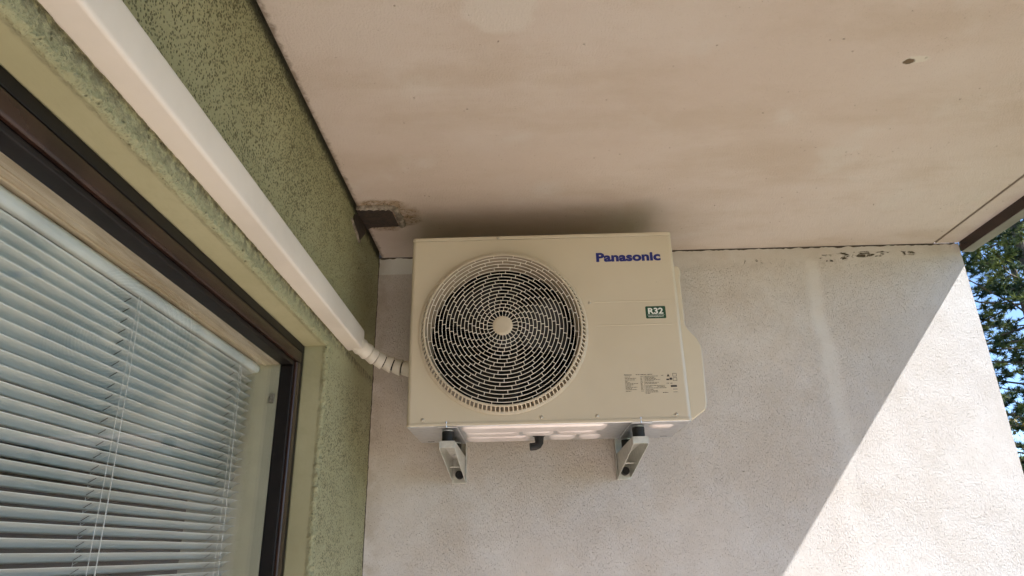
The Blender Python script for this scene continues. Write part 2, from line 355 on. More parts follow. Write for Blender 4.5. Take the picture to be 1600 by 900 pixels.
def text(name, body, mat, parent, x0, x1, zb, hgt, yf, bold=0.0, thick=0.0004, space=1.0):
    """lettering on the plane y = yf, fitted between x0 and x1, baseline zb, cap height hgt"""
    c = bpy.data.curves.new(name, 'FONT'); c.body = body; c.size = 1.0; c.offset = bold; c.space_character = space; c.resolution_u = 6
    tmp = bpy.data.objects.new('tmp', c); COL.objects.link(tmp)
    bpy.context.view_layer.update()
    me = bpy.data.meshes.new_from_object(tmp.evaluated_get(bpy.context.evaluated_depsgraph_get()))
    bpy.data.objects.remove(tmp)
    cap = bpy.data.curves.new('cap', 'FONT'); cap.body = 'H'; cap.offset = bold
    tc = bpy.data.objects.new('tmp', cap); COL.objects.link(tc); bpy.context.view_layer.update()
    ch = max(v.co.y for v in bpy.data.meshes.new_from_object(tc.evaluated_get(bpy.context.evaluated_depsgraph_get())).vertices)
    bpy.data.objects.remove(tc)
    xs = [v.co.x for v in me.vertices]; a, b = min(xs), max(xs)
    mb = MB()
    vs = [(x0 + (v.co.x - a) / (b - a) * (x1 - x0), yf, zb + v.co.y / ch * hgt) for v in me.vertices]
    mb.add(vs, [tuple(p.vertices) for p in me.polygons])
    o = mb.build(name, mat, parent, fixn=False)
    so = o.modifiers.new('s', 'SOLIDIFY'); so.thickness = thick; so.offset = 0
    return o
def fbm(p, sc, oct=3):
    v = 0; a = 1
    for i in range(oct):
        v += a * noise.noise(Vector(p) * sc); a *= 0.55; sc *= 2.1
    return v

# ------------------------------------------------------------------ structure
YB, Y1 = -3.2, B                                            # balcony runs behind the camera
mb = MB().xz([(G + 0.012, C), (1.500, C), (1.500, C + 0.010), (1.508, C + 0.010), (1.508, C), (R, C), (R, C + 0.22), (G - 0.3, C + 0.22), (G - 0.3, C + 0.035), (G + 0.012, C + 0.035)], YB, Y1 + 0.0)
struct(mb.build('ceiling', M['ceiling']))
struct(MB().box(G - 0.3, R + 0.1, YB, Y1 + 0.18, -H - 0.2, -H).build('floor', M['floor']))
struct(MB().box(-900, 900, -900, 900, -6.4, -6.2).build('ground', M['ground']))

# side wall: front outline with a ragged left and top border
def rag(n, amp): return [random.gauss(0, amp) for _ in range(n)]
pts = []
N = 260
for i in range(N):
    zz = -H + (C - 0.004 + H) * i / (N - 1); pts.append((G + 0.0035 + abs(fbm((0, 0, zz), 26)) * 0.0035 - 0.001, zz))
for i in range(1, N):
    xx = G + (R - G) * i / N; pts.append((xx, C - 0.0055 + fbm((xx, 3, 0), 34, 4) * 0.0055))
pts += [(R, C - 0.004), (R, -H)]
M['joint'] = simple('dirty_joint', (0.09, 0.07, 0.055), 0.9)
sw = MB().xz(pts, B, B + 0.18).box(G - 0.28, R - 0.01, B + 0.03, B + 0.175, C - 0.02, C + 0.21).build('side_wall', M['render'], bevel=0.0)
tag(sw, 'pale rough-rendered side wall behind the white outdoor unit, with a diagonal edge of sunlight', 'wall')
MB().box(G - 0.001, R - 0.012, B + 0.0015, B + 0.012, C - 0.016, C - 0.0003).box(G - 0.001, G + 0.012, B + 0.002, B + 0.012, -H, C - 0.017).build('joint', M['joint'], sw)
tag(MB().box(G, R + 0.02, YB - 0.18, YB, -H, C + 0.2).build('partition_wall', M['white_wall']), 'pale partition wall closing the balcony behind the viewer', 'wall')
tag(MB().box(R, R + 0.1, YB, B - 0.002, -H, -H + 0.45).build('parapet', M['white_wall'], bevel=0.006), 'low pale parapet along the open side of the balcony', 'parapet')

# green wall with the window opening: one grid, mitred at the corner of the opening
ZT, YR, XF = 0.5160, 1.7160, -0.5680
prof = []                                                    # (s, x) : s grows away from the opening
for i in range(7): prof.append((0.0, XF + (G - 0.009 - XF) * i / 6))
for i in range(1, 7):
    a = PI / 2 * i / 6; prof.append((0.009 - 0.009 * math.cos(a), G - 0.009 + 0.009 * math.sin(a)))
s_ = 0.009
while s_ < 0.545:
    s_ += 0.0032 if s_ < 0.08 else 0.007
    prof.append((min(s_, 0.5423), G))
def green_vert(s, xx, y, z, nx, ny, nz):
    f = min(1, max(0, (xx - (G - 0.012)) / 0.010))
    edge = f * math.exp(-max(0, s - 0.006) / 0.022)
    p = (xx, y, z)
    d = f * (0.0006 + fbm(p, 70) * 0.0010) + edge * (abs(fbm(p, 80)) * 0.0075 - 0.0014) + (1 - f) * fbm(p, 9) * 0.0008
    d += fbm((0, y, z), 3.5, 2) * 0.0012
    q = 1.0 if s == 0 else 0.0
    return (p[0] + nx * d, p[1] + ny * d, p[2] + nz * d)
gm = MB()
n1 = 520; ys = [0.30 + (YR - 0.30) * i / n1 for i in range(n1 + 1)]
def grid(rows):
    vs = [v for r in rows for v in r]; w = len(rows[0]); fs = []
    for i in range(len(rows) - 1):
        for j in range(w - 1): fs.append((i * w + j, i * w + j + 1, (i + 1) * w + j + 1, (i + 1) * w + j))
    gm.add(vs, fs)
rows = []
for s, xx in prof:
    t_ = min(1.0, max(0.0, (xx - (G - 0.009)) / 0.009)); a = t_ * PI / 2
    nx, nn = math.sin(a), -math.cos(a)
    rows.append([green_vert(s, xx, y * (YR + s) / YR if False else 0.30 + (y - 0.30) * (YR + s - 0.30) / (YR - 0.30), ZT + s, nx, 0, nn) for y in ys])
grid(rows)
n2 = 420; zs = [-0.62 + (ZT + 0.62) * i / n2 for i in range(n2 + 1)]
rows = []
for s, xx in prof:
    t_ = min(1.0, max(0.0, (xx - (G - 0.009)) / 0.009)); a = t_ * PI / 2
    nx, nn = math.sin(a), -math.cos(a)
    rows.append([green_vert(s, xx, YR + s, -0.62 + (z + 0.62) * (ZT + s + 0.62) / (ZT + 0.62), nx, nn, 0) for z in zs])
grid(rows)
gm.box(G - 0.12, G, YB, 0.302, ZT, C + 0.034)               # rest of the wall, outside the picture
gm.box(G - 0.12, G, YB, -0.70, -H, ZT)
gm.box(G - 0.12, G, -0.70, YR, -H, -0.80)
gm.box(G - 0.12, G, YR, B, -H, -0.618)
gm.box(G - 0.30, G - 0.062, YR + 0.001, B + 0.22, -H, C + 0.22)    # masonry behind the skin
gm.box(G - 0.062, G + 0.1, B + 0.19, B + 0.22, -H, C + 0.22)
gm.box(G - 0.30, G - 0.062, YB, YR, ZT + 0.0005, C + 0.034)
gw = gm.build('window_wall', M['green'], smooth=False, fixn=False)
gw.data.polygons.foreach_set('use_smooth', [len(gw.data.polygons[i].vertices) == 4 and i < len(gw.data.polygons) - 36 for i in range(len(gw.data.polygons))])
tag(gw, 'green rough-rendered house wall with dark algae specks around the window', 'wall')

# dark room behind the window
rm = MB().box(-4.2, -4.1, -2.6, B + 0.1, -H, C).box(-4.2, -0.81, -2.7, -2.6, -H, C).box(-4.2, -0.81, B, B + 0.1, -H, C)
rm.box(-4.2, -0.81, -2.6, B, C, C + 0.1).box(-4.2, -0.81, -2.6, B, -H - 0.1, -H)
rm.box(-0.83, -0.80, YB, B, -H, -0.85).box(-0.83, -0.80, YB, -0.75, -0.85, 0.6).box(-0.83, -0.80, 1.75, B, -0.85, 0.6).box(-0.83, -0.80, YB, B, 0.53, C)
struct(rm.build('room_interior', M['room']))

# ------------------------------------------------------------------ window
win = thing('window', 'dark brown framed window in the green wall with a blind behind its glass', 'window', (-0.60, 0.5, -0.8))
YL, ZBt = -0.70, -0.80
def ring(mb, o, w, xa, xb):
    """rectangular ring lying in the wall plane: o = inset from the opening, w = face width"""
    y0, y1, z0, z1 = YL + o, YR - o, ZBt + o, ZT - o
    mb.box(xa, xb, y0, y1, z1 - w, z1); mb.box(xa, xb, y0, y1, z0, z0 + w)
    mb.box(xa, xb, y1 - w, y1, z0 + w, z1 - w); mb.box(xa, xb, y0, y0 + w, z0 + w, z1 - w); return mb
fr = ring(MB(), 0.0005, 0.021, XF - 0.07, XF - 0.001); fr.build('outer_frame', M['frame'], win, bevel=0.0015)
ring(MB(), 0.0205, 0.004, XF - 0.06, XF - 0.010).build('frame_gasket', M['gasket'], win)
sh = MB()
ring(sh, 0.0240, 0.030, XF - 0.045, XF + 0.002)
so = sh.build('sash', M['sash'], win, bevel=0.0045, seg=3)
ring(MB(), 0.0535, 0.004, XF - 0.040, XF - 0.009).build('sash_gasket', M['gasket'], win)
sh = MB(); ring(sh, 0.0570, 0.0105, XF - 0.036, XF - 0.004)
sh.build('glazing_bead', M['frame'], win, bevel=0.002)
zi, yi = ZT - 0.0672, YR - 0.0675
MB().box(-0.6035, -0.5995, YL + 0.06, YR - 0.06, ZBt + 0.06, ZT - 0.06).build('pane', M['glass'], win)
# inner wooden head and cream jamb
ih = MB().box(-0.790, -0.6045, YL + 0.05, yi - 0.001, zi + 0.0005, zi + 0.03)
ih.box(-0.628, -0.6250, YL + 0.05, yi - 0.002, zi - 0.0015, zi + 0.001)
ih.box(-0.643, -0.6405, YL + 0.05, yi - 0.002, zi - 0.003, zi + 0.001)
ih.build('inner_head', M['wood'], win, bevel=0.001)
ij = MB().box(-0.790, -0.6045, yi, yi + 0.03, ZBt + 0.05, zi + 0.028); ij.box(-0.790, -0.6045, YL + 0.04, YL + 0.068, ZBt + 0.05, zi + 0.028)
ij.box(-0.790, -0.6045, YL + 0.068, yi, ZBt + 0.04, ZBt + 0.068)
ij.build('inner_jamb', M['jamb'], win, bevel=0.001)
cl = MB().box(-0.622, -0.610, yi - 0.0045, yi - 0.0002, 0.352, 0.375); cl.tube([(-0.616, yi - 0.0045, 0.3655), (-0.616, yi - 0.011, 0.3655)], 0.0030, 10)
cl.box(-0.619, -0.613, yi - 0.012, yi - 0.004, 0.352, 0.357)
cl.build('catch', M['screw'], win, bevel=0.0006)

# ------------------------------------------------------------------ venetian blind (hangs inside the window, a thing of its own)
bl = thing('venetian_blind', 'pale blue-grey slatted blind hanging behind the window glass, slats tilted half closed', 'blind', (-0.665, 0.5, -0.75))
BY0, BY1 = -0.60, 1.618
XS, ZH = -0.668, 0.4455
hr = MB()
hr.xz([(XS - 0.014, ZH - 0.022), (XS + 0.016, ZH - 0.022), (XS + 0.0205, ZH - 0.016), (XS + 0.0205, ZH - 0.006), (XS + 0.016, ZH), (XS - 0.014, ZH)], BY0, BY1 + 0.012)
hr.build('head_rail', M['slat'], bl, bevel=0.0025, seg=3)
sl = MB(); PIT = 0.0186; z = ZH - 0.032; th = math.radians(32); wdt = 0.0232; k = 0
while z > -0.72:
    tt = th + random.gauss(0, 0.018); dz = random.gauss(0, 0.0003)
    sec = []
    for j in range(7):
        u = (j / 6 - 0.5); c_ = 0.0022 * (1 - 4 * u * u)
        px, pz = u * wdt, c_
        sec.append((XS + px * math.cos(tt) - pz * math.sin(tt), z + dz + px * math.sin(tt) + pz * math.cos(tt)))
    nrm = (-math.sin(tt) * 0.0004, math.cos(tt) * 0.0004)
    out = sec + [(a + nrm[0], b + nrm[1]) for a, b in sec[::-1]]
    e = random.gauss(0, 0.0008)
    n = len(out); cols = 14; vs = []
    ph = random.random() * 6
    for i in range(cols + 1):
        yy = BY0 + (BY1 + e - BY0) * i / cols
        sag = 0.0003 * math.sin(yy * 7 + ph)
        vs += [(a, yy, b + sag) for a, b in out]
    fs = [(i * n + q, i * n + (q + 1) % n, (i + 1) * n + (q + 1) % n, (i + 1) * n + q) for i in range(cols) for q in range(n)]
    fs += [tuple(range(n)), tuple(range(cols * n, cols * n + n))[::-1]]
    sl.add(vs, fs); z -= PIT; k += 1
o = sl.build('slats', M['slat'], bl)
o.data.polygons.foreach_set('use_smooth', [len(p.vertices) == 4 for p in o.data.polygons])
MB().box(XS - 0.010, XS + 0.010, BY0, BY1, -0.745, -0.732).build('bottom_rail', M['slat'], bl, bevel=0.002)
for yc in (1.085, 1.530, 0.40, -0.25):
    cd = MB()
    cd.tube([(XS + 0.0125, yc, ZH - 0.02), (XS + 0.0125, yc, -0.735)], 0.00055, 6)
    cd.tube([(XS - 0.0115, yc, ZH - 0.02), (XS - 0.0115, yc, -0.735)], 0.00055, 6)
    cd.tube([(XS + 0.0150, yc + 0.004, ZH - 0.02), (XS + 0.0150, yc + 0.016, 0.1), (XS + 0.0150, yc + 0.026, -0.735)], 0.0008, 6)
    z = ZH - 0.032
    for i in range(k):
        cd.tube([(XS + 0.0125, yc, z + 0.003), (XS - 0.0115, yc, z - 0.010)], 0.0004, 4); z -= PIT
    cd.build('ladder_cord', M['cord'], bl)
    ct = MB(); z = ZH - 0.032
    for i in range(k):
        c0, s0 = math.cos(th), math.sin(th); zc = z - 0.0007 + 0.0022
        q = [(-0.0065, -0.0011), (0.0065, -0.0011), (0.0065, 0.0011), (-0.0065, 0.0011)]
        vs = [(XS + a * c0, yc - 0.010 + b, z - 0.0010 + 0.0022 * (1 - 4 * (a / wdt) ** 2) + a * s0 - 0.0004) for a, b in q]
        vs2 = [(a, b, c - 0.0003) for a, b, c in vs]
        ct.add(vs + vs2, [(0, 1, 2, 3), (7, 6, 5, 4), (0, 4, 5, 1), (1, 5, 6, 2), (2, 6, 7, 3), (3, 7, 4, 0)]); z -= PIT
    ct.build('cord_slots', M['slot'], bl)

# ------------------------------------------------------------------ cable duct on the green wall and the flexible hose
cd = thing('duct_trunking', 'long smooth white plastic duct running along the green wall above the window', 'duct', (-0.48, 0.5, 0.555))
XC, ZL, ZU = G + 0.0500, 0.5545, 0.6190
def ductsec(g, a, b, c):   # outline with softened outer corners, bulging lid
    return [(G + 0.0045, a), (c - 0.007, a), (c - 0.0018, a + 0.0025), (c, a + 0.008), (c + 0.0006, (a + b) / 2), (c, b - 0.008), (c - 0.0025, b - 0.0022), (c - 0.008, b), (G + 0.0045, b)]
MB().xz(ductsec(0, ZL, ZU, XC), YB + 0.01, 1.9000).build('cover', M['white_plastic'], cd, bevel=0.0022, seg=3)
MB().box(G - 0.001, G + 0.006, YB + 0.02, 1.895, ZL + 0.005, ZU - 0.005).build('back_channel', M['white_plastic'], cd)
hs = thing('flexible_duct', 'short ribbed off-white hose curving from the white duct into the outdoor unit', 'hose', (-0.42, 1.96, 0.52))
key = [(-0.480, 1.862, 0.5790), (-0.4755, 1.900, 0.5735), (-0.4620, 1.932, 0.5650), (-0.4360, 1.960, 0.5500), (-0.4045, 1.978, 0.5365), (-0.374, 1.985, 0.5260), (-0.341, 1.986, 0.5190), (-0.300, 1.986, 0.5140)]
key = [Vector(k_) for k_ in key]
def cr(u):
    u = max(0, min(len(key) - 1.0001, u)); i = int(u); t_ = u - i
    p0, p1, p2, p3 = key[max(0, i - 1)], key[i], key[min(len(key) - 1, i + 1)], key[min(len(key) - 1, i + 2)]
    return 0.5 * ((2 * p1) + (p2 - p0) * t_ + (2 * p0 - 5 * p1 + 4 * p2 - p3) * t_ ** 2 + (3 * p1 - p0 - 3 * p2 + p3) * t_ ** 3)
path = [cr(i * 0.1) for i in range(70)]
MB().tube(path, 0.0165, 20).build('inner_hose', M['black'], hs, smooth=True)
arc = [0]
for a, b in zip(path, path[1:]): arc.append(arc[-1] + (b - a).length)
def at(d):
    for i in range(len(arc) - 1):
        if arc[i + 1] >= d: return path[i].lerp(path[i + 1], (d - arc[i]) / (arc[i + 1] - arc[i]))
    return path[-1]
nseg = 9; step = arc[-1] / nseg
for i in range(nseg):
    d0 = i * step + 0.0036 + random.random() * 0.0010; d1 = (i + 1) * step - 0.0004
    # shells: flared lip over the next segment, with a dark open joint between
    pp = [at(d0), at(d0 + 0.001), at(d0 + (d1 - d0) * 0.5), at(d1 - 0.0015), at(d1)]
    rr = [0.0206, 0.0216, 0.0232, 0.0254, 0.0248]
    wob = 1 + random.uniform(-0.015, 0.015)
    MB().tube(pp, [q * wob for q in rr], 28).build('rib', M['hose'], hs, smooth=True).modifiers.new('e', 'EDGE_SPLIT').split_angle = math.radians(50)

# ------------------------------------------------------------------ old iron plate in the ceiling corner
ip = thing('iron_plate', 'dark rusty iron plate set in crumbled mortar where ceiling meets green wall', 'iron bracket', (-0.45, 1.94, 1.0))
pl = MB().xy([(-0.503, 1.884), (-0.402, 1.884), (-0.394, 1.895), (-0.390, 2.000), (-0.478, 2.004), (-0.500, 2.02)], C - 0.0045, C + 0.004)
pl.build('plate', M['iron'], ip, bevel=0.001)
wl_ = MB().yz([(1.900, 1.000), (1.872, 0.985), (1.862, 0.948), (1.950, 0.932), (2.02, 0.992), (2.0, 1.004)], G - 0.004, G + 0.006)
wl_.build('wall_leg', M['iron'], ip, bevel=0.001)
bead = [(-0.500, 1.868, C - 0.001), (-0.47, 1.8665, C - 0.0015), (-0.44, 1.868, C - 0.002), (-0.412, 1.866, C - 0.002), (-0.392, 1.870, C - 0.002), (-0.380, 1.885, C - 0.002), (-0.377, 1.92, C - 0.002), (-0.374, 1.96, C - 0.002), (-0.373, 1.990, C - 0.001), (-0.384, 2.004, C + 0.001)]
bp = []
for a, b in zip(bead, bead[1:]):
    for i in range(6): bp.append(Vector(a).lerp(Vector(b), i / 6) + Vector((random.gauss(0, .0008), random.gauss(0, .0008), random.gauss(0, .0006))))
MB().tube(bp, [0.0085 + abs(fbm(tuple(p_), 60)) * 0.005 for p_ in bp], 12).build('mortar_bead', M['mortar'], ip, smooth=True)
bp = [(G + 0.001, 1.846 + i * 0.012, 0.957 - i * 0.0030 + random.gauss(0, 0.001)) for i in range(10)]
MB().tube(bp, [0.004 + 0.003 * random.random() for _ in bp], 8).build('wall_mortar', M['mortar'], ip, smooth=True)

# ------------------------------------------------------------------ metal rail along the ceiling's outer edge
rl = thing('edge_rail', 'dark metal drip rail along the outer edge of the ceiling slab', 'rail', (R + 0.02, 0.5, 0.97))
e = MB().xz([(R + 0.0005, 0.968), (R + 0.042, 0.968), (R + 0.042, C + 0.235), (R + 0.039, C + 0.235), (R + 0.039, 0.971), (R + 0.0035, 0.971), (R + 0.0035, C + 0.02), (R + 0.0005, C + 0.02)], YB, B - 0.004)
e.build('profile', M['rail'], rl, bevel=0.001)
MB().box(R - 0.0008, R + 0.001, YB, B - 0.006, 0.9705, C - 0.0005).build('shade_strip', M['sash'], rl)  # added strip, its dark colour gives the rail's inner face its shade
e = MB().xz([(R + 0.001, C + 0.001), (R + 0.038, C + 0.001), (R + 0.038, C + 0.21), (R + 0.001, C + 0.21)], YB + 0.01, B - 0.034)
e.build('fascia_board', M['rail'], rl)

# ------------------------------------------------------------------ outdoor unit
ac = thing('air_conditioner', 'ivory outdoor air conditioning unit with a round fan grille, bolted on two wall brackets', 'air conditioner', ((X0 + X1) / 2, F + 0.145, Z0))
D = 0.289; RC = 0.012; CXg, CZg = X0 + 0.2695, 0.5917
# front panel: wraps round the front corners, big round opening
zb, zt = Z0 + 0.0005, Z1 - 0.0125
fp = MB()
Nn = 144
def rect_hit(a, x0, x1, z0, z1):
    dx, dz = math.sin(a), math.cos(a); ts = []
    if dx > 1e-9: ts.append((x1 - CXg) / dx)
    if dx < -1e-9: ts.append((x0 - CXg) / dx)
    if dz > 1e-9: ts.append((z1 - CZg) / dz)
    if dz < -1e-9: ts.append((z0 - CZg) / dz)
    t_ = min(ts); return (CXg + dx * t_, CZg + dz * t_)
angs = sorted([2 * PI * k / Nn for k in range(Nn)] + [math.atan2(xx - CXg, zz - CZg) % (2 * PI) for xx in (X0 + RC, X1 - RC) for zz in (zb, zt)])
inner = [(CXg + 0.2385 * math.sin(a), F, CZg + 0.2385 * math.cos(a)) for a in angs]
inb = [(CXg + 0.2360 * math.sin(a), F + 0.003, CZg + 0.2360 * math.cos(a)) for a in angs]
outer = []
for a in angs:
    q = rect_hit(a, X0 + RC, X1 - RC, zb, zt); outer.append((q[0], F, q[1]))
n = len(angs)
fp.add(inb + inner + outer, [(i, (i + 1) % n, n + (i + 1) % n, n + i) for i in range(n)] + [(n + i, n + (i + 1) % n, 2 * n + (i + 1) % n, 2 * n + i) for i in range(n)])
def corner(mb, cx, sgn, zb, zt, y_end):
    arcp = [(cx + sgn * RC * math.sin(PI / 2 * i / 8), F + RC - RC * math.cos(PI / 2 * i / 8)) for i in range(9)] + [(cx + sgn * RC, y_end)]
    vs = [(a, b, zb) for a, b in arcp] + [(a, b, zt) for a, b in arcp]; m = len(arcp)
    mb.add(vs, [(i, i + 1, m + i + 1, m + i) for i in range(m - 1)])
corner(fp, X0 + RC, -1, zb, zt, F + D); corner(fp, X1 - RC, 1, zb, zt, F + D)
fp.add([(X0, F + D, zb), (X1, F + D, zb), (X1, F + D, zt), (X0, F + D, zt)], [(0, 1, 2, 3)])
for zc in (0.6700, 0.5985):                                  # two pressed creases right of the grille
    xa, xb = (X0 + 0.535, X1 - 0.024)
    fp.add([(xa, F, zc - 0.002), (xb, F, zc - 0.002), (xb, F - 0.0008, zc), (xa, F - 0.0008, zc), (xb, F, zc + 0.002), (xa, F, zc + 0.002)], [(0, 1, 2, 3), (3, 2, 4, 5)])
fpo = fp.build('casing', M['ivory'], ac, fixn=False)
for p in fpo.data.polygons: p.use_smooth = abs(p.normal.z) < 0.01 and len(p.vertices) == 4
fpo.modifiers.new('e', 'EDGE_SPLIT').split_angle = math.radians(14)
# lid, with a thin dark joint under it
def rrect(x0, x1, y0, y1, r, k=6):
    o_ = []
    for cx, cy, a0 in ((x1 - r, y0 + r, -PI / 2), (x1 - r, y1 - r, 0), (x0 + r, y1 - r, PI / 2), (x0 + r, y0 + r, PI)):
        for i in range(k + 1): a = a0 + PI / 2 * i / k; o_.append((cx + r * math.cos(a), cy + r * math.sin(a)))
    return o_
MB().xy(rrect(X0 - 0.001, X1 + 0.001, F - 0.0018, F + D + 0.002, 0.013), Z1 - 0.0115, Z1).build('lid', M['ivory'], ac, bevel=0.0025, seg=3)
MB().xy(rrect(X0 + 0.002, X1 - 0.002, F + 0.002, F + D - 0.002, 0.012), Z1 - 0.0128, Z1 - 0.0112).build('lid_joint', M['gasket'], ac)
# base pan
bpn = MB().xy(rrect(X0 + 0.0015, X1 - 0.0015, F + 0.0015, F + D - 0.001, 0.009), Z0 - 0.0028, Z0 + 0.0005)
bpo = bpn.build('base_pan', M['zinc'], ac, bevel=0.001)
lip = MB().xy(rrect(X0 - 0.0008, X1 + 0.0008, F - 0.0022, F + D + 0.0005, 0.013), Z0 - 0.0012, Z0 + 0.0065)
lip.build('lower_trim', M['ivory'], ac, bevel=0.0012)
st = MB()
def stamp(pts, d=0.006, inset=0.007):
    cxm = sum(p[0] for p in pts) / len(pts); cym = sum(p[1] for p in pts) / len(pts)
    low = []
    for p in pts:
        v = Vector((cxm - p[0], cym - p[1])); lx = 1 if v.x > 0 else -1; ly = 1 if v.y > 0 else -1
        low.append((p[0] + lx * inset * 1.4, p[1] + ly * inset))
    m = len(pts)
    st.add([(p[0], p[1], Z0 - 0.0027) for p in pts] + [(p[0], p[1], Z0 - 0.0027 - d) for p in low], [tuple(range(m, 2 * m))] + [(i, (i + 1) % m, m + (i + 1) % m, m + i) for i in range(m)])
def bar(x0, x1, y0, y1, c=0.014): stamp([(x0 + c, y0), (x1 - c, y0), (x1, y0 + c), (x1, y1 - c), (x1 - c, y1), (x0 + c, y1), (x0, y1 - c), (x0, y0 + c)])
bar(-0.170, 0.235, F + 0.012, F + 0.095); bar(-0.165, -0.010, F + 0.108, F + 0.170); bar(0.000, 0.090, F + 0.108, F + 0.170); bar(0.100, 0.215, F + 0.108, F + 0.165)
bar(-0.170, 0.020, F + 0.186, F + 0.262); bar(0.080, 0.160, F + 0.186, F + 0.255); bar(0.170, 0.235, F + 0.19, F + 0.255)
bar(0.355, 0.425, F + 0.050, F + 0.090, 0.010)
st.build('base_ribs', M['ribs'], ac, bevel=0.0025)
for xx in (X0 + 0.035, X1 - 0.030):
    MB().box(xx - 0.010, xx + 0.010, F + D - 0.03, F + D - 0.026, Z0 - 0.0034, Z0 - 0.0026).build('drain_slot', M['slot'], ac)
# condensate elbow
el = MB().lathe_z(0.048, 2.035, [(0.019, Z0 - 0.003), (0.019, Z0 - 0.007), (0.014, Z0 - 0.009), (0.013, Z0 - 0.020)], 20)
pth = [Vector((0.048, 2.035, Z0 - 0.016)), Vector((0.0478, 2.035, Z0 - 0.026)), Vector((0.044, 2.034, Z0 - 0.033)), Vector((0.036, 2.033, Z0 - 0.0370)), Vector((0.0205, 2.031, Z0 - 0.0385))]
el.tube(pth, [0.0125, 0.0125, 0.0120, 0.0110, 0.0110], 18)
el.build('drain_elbow', M['black'], ac, smooth=True).modifiers.new('e', 'EDGE_SPLIT').split_angle = math.radians(40)
# shroud, inside, fan
MB().lathe_y(CXg, CZg, [(0.2362, F + 0.003), (0.230, F + 0.006), (0.222, F + 0.014), (0.2150, F + 0.030), (0.2130, F + 0.062), (0.2135, F + 0.075)], 96).build('fan_shroud', M['shroud'], ac, smooth=True, fixn=False)
ins = MB().box(X0 + 0.003, X1 - 0.003, F + 0.235, F + 0.24, Z0 + 0.01, Z1 - 0.02)
for i in range(60):
    zz = Z0 + 0.03 + i * 0.0085; ins.box(X0 + 0.02, X0 + 0.5, F + 0.225, F + 0.236, zz, zz + 0.0018)
ins.build('heat_exchanger', M['dark_fan'], ac)
fan = MB(); fan.lathe_y(CXg, CZg, [(0.0, F + 0.040), (0.030, F + 0.041), (0.046, F + 0.050), (0.050, F + 0.110)], 40)
for b_ in range(3):
    rows_ = []
    for i in range(9):
        rr = 0.046 + (0.203 - 0.046) * i / 8
        row = []
        for j in range(9):
            a = 2 * PI * b_ / 3 + 0.6 + (j / 8) * (1.35 - 0.35 * (i / 8)) + 0.35 * (i / 8) ** 2
            yy = F + 0.055 + 0.055 * (j / 8) + 0.012 * math.sin(PI * j / 8)
            row.append((CXg + rr * math.sin(a), yy, CZg + rr * math.cos(a)))
        rows_ += row
    fan.add(rows_, [(i * 9 + j, i * 9 + j + 1, (i + 1) * 9 + j + 1, (i + 1) * 9 + j) for i in range(8) for j in range(8)])
fo = fan.build('fan', M['dark_fan'], ac, smooth=True); fo.modifiers.new('s', 'SOLIDIFY').thickness = 0.0025
mt = MB().box(CXg - 0.035, CXg - 0.012, F + 0.12, F + 0.15, Z0 + 0.01, Z1 - 0.02); mt.box(CXg + 0.020, CXg + 0.043, F + 0.12, F + 0.15, Z0 + 0.01, Z1 - 0.02)
mt.lathe_y(CXg, CZg, [(0.04, F + 0.112), (0.045, F + 0.12), (0.045, F + 0.17)], 32, cap0=True)
mt.build('motor_mount', M['dark_fan'], ac)
# grille
def dome(r): return F - 0.028 - 0.017 * (1 - (r / 0.222) ** 2)
gl_ = thing  # (keeps the name free)
rim = MB().lathe_y(CXg, CZg, [(0.2395, F + 0.001), (0.2435, F - 0.0005), (0.2435, F - 0.0035), (0.2405, F - 0.0055), (0.2350, F - 0.0060), (0.2350, F + 0.001)], 144, closed=True)
rim.lathe_y(CXg, CZg, [(0.2265, F - 0.0265), (0.2262, F - 0.0295), (0.2235, F - 0.0310), (0.2208, F - 0.0300), (0.2208, F - 0.0265)], 144, closed=True)
rimo = rim.build('grille', M['rim'], ac, smooth=True); rimo.modifiers.new('e', 'EDGE_SPLIT').split_angle = math.radians(50)
rb = MB(); NB = 120
for k in range(NB):
    a = 2 * PI * k / NB; ca, sa = math.cos(a), math.sin(a); w = 0.0016
    q = []
    for (r, yy) in ((0.2375, F - 0.004), (0.2255, F - 0.028), (0.2215, F - 0.028), (0.2335, F - 0.004)):
        for sg in (-1, 1):
            q.append((CXg + r * sa + sg * w * ca, yy, CZg + r * ca - sg * w * sa))
    rb.add(q, [(0, 1, 3, 2), (2, 3, 5, 4), (4, 5, 7, 6), (6, 7, 1, 0), (0, 2, 4, 6), (1, 7, 5, 3)])
rb.build('side_bars', M['rim'], rimo)
wi = MB(); r = 0.0437; radii = []
while r < 0.2175: radii.append(r); r += 0.01065
for r in radii:
    wi.tube([(CXg + r * math.sin(2 * PI * k / 96), dome(r), CZg + r * math.cos(2 * PI * k / 96)) for k in range(96)], 0.00098, 6, closed=True)
off = 0.0; allr = [0.027] + radii + [0.2215]
for i in range(len(allr) - 1):
    ra, rb_ = allr[i], allr[i + 1]
    off = 0.27 * i
    for k in range(24):
        a = 2 * PI * (k + off) / 24
        wi.tube([(CXg + q * math.sin(a), dome(q) + 0.0003, CZg + q * math.cos(a)) for q in (ra, rb_)], 0.00095, 5, caps=False)
wi.build('grille_wires', M['grille'], rimo, smooth=True)
hb = MB().lathe_y(CXg, CZg, [(0.0, dome(0) - 0.0040), (0.0150, dome(0) - 0.0040), (0.0158, dome(0) - 0.0034), (0.0164, dome(0) - 0.0036), (0.0255, dome(0) - 0.0020), (0.0283, dome(0) + 0.0005), (0.0283, dome(0) + 0.004), (0.0, dome(0) + 0.004)], 48)
hb.build('grille_hub', M['rim'], rimo, smooth=True).modifiers.new('e', 'EDGE_SPLIT').split_angle = math.radians(35)
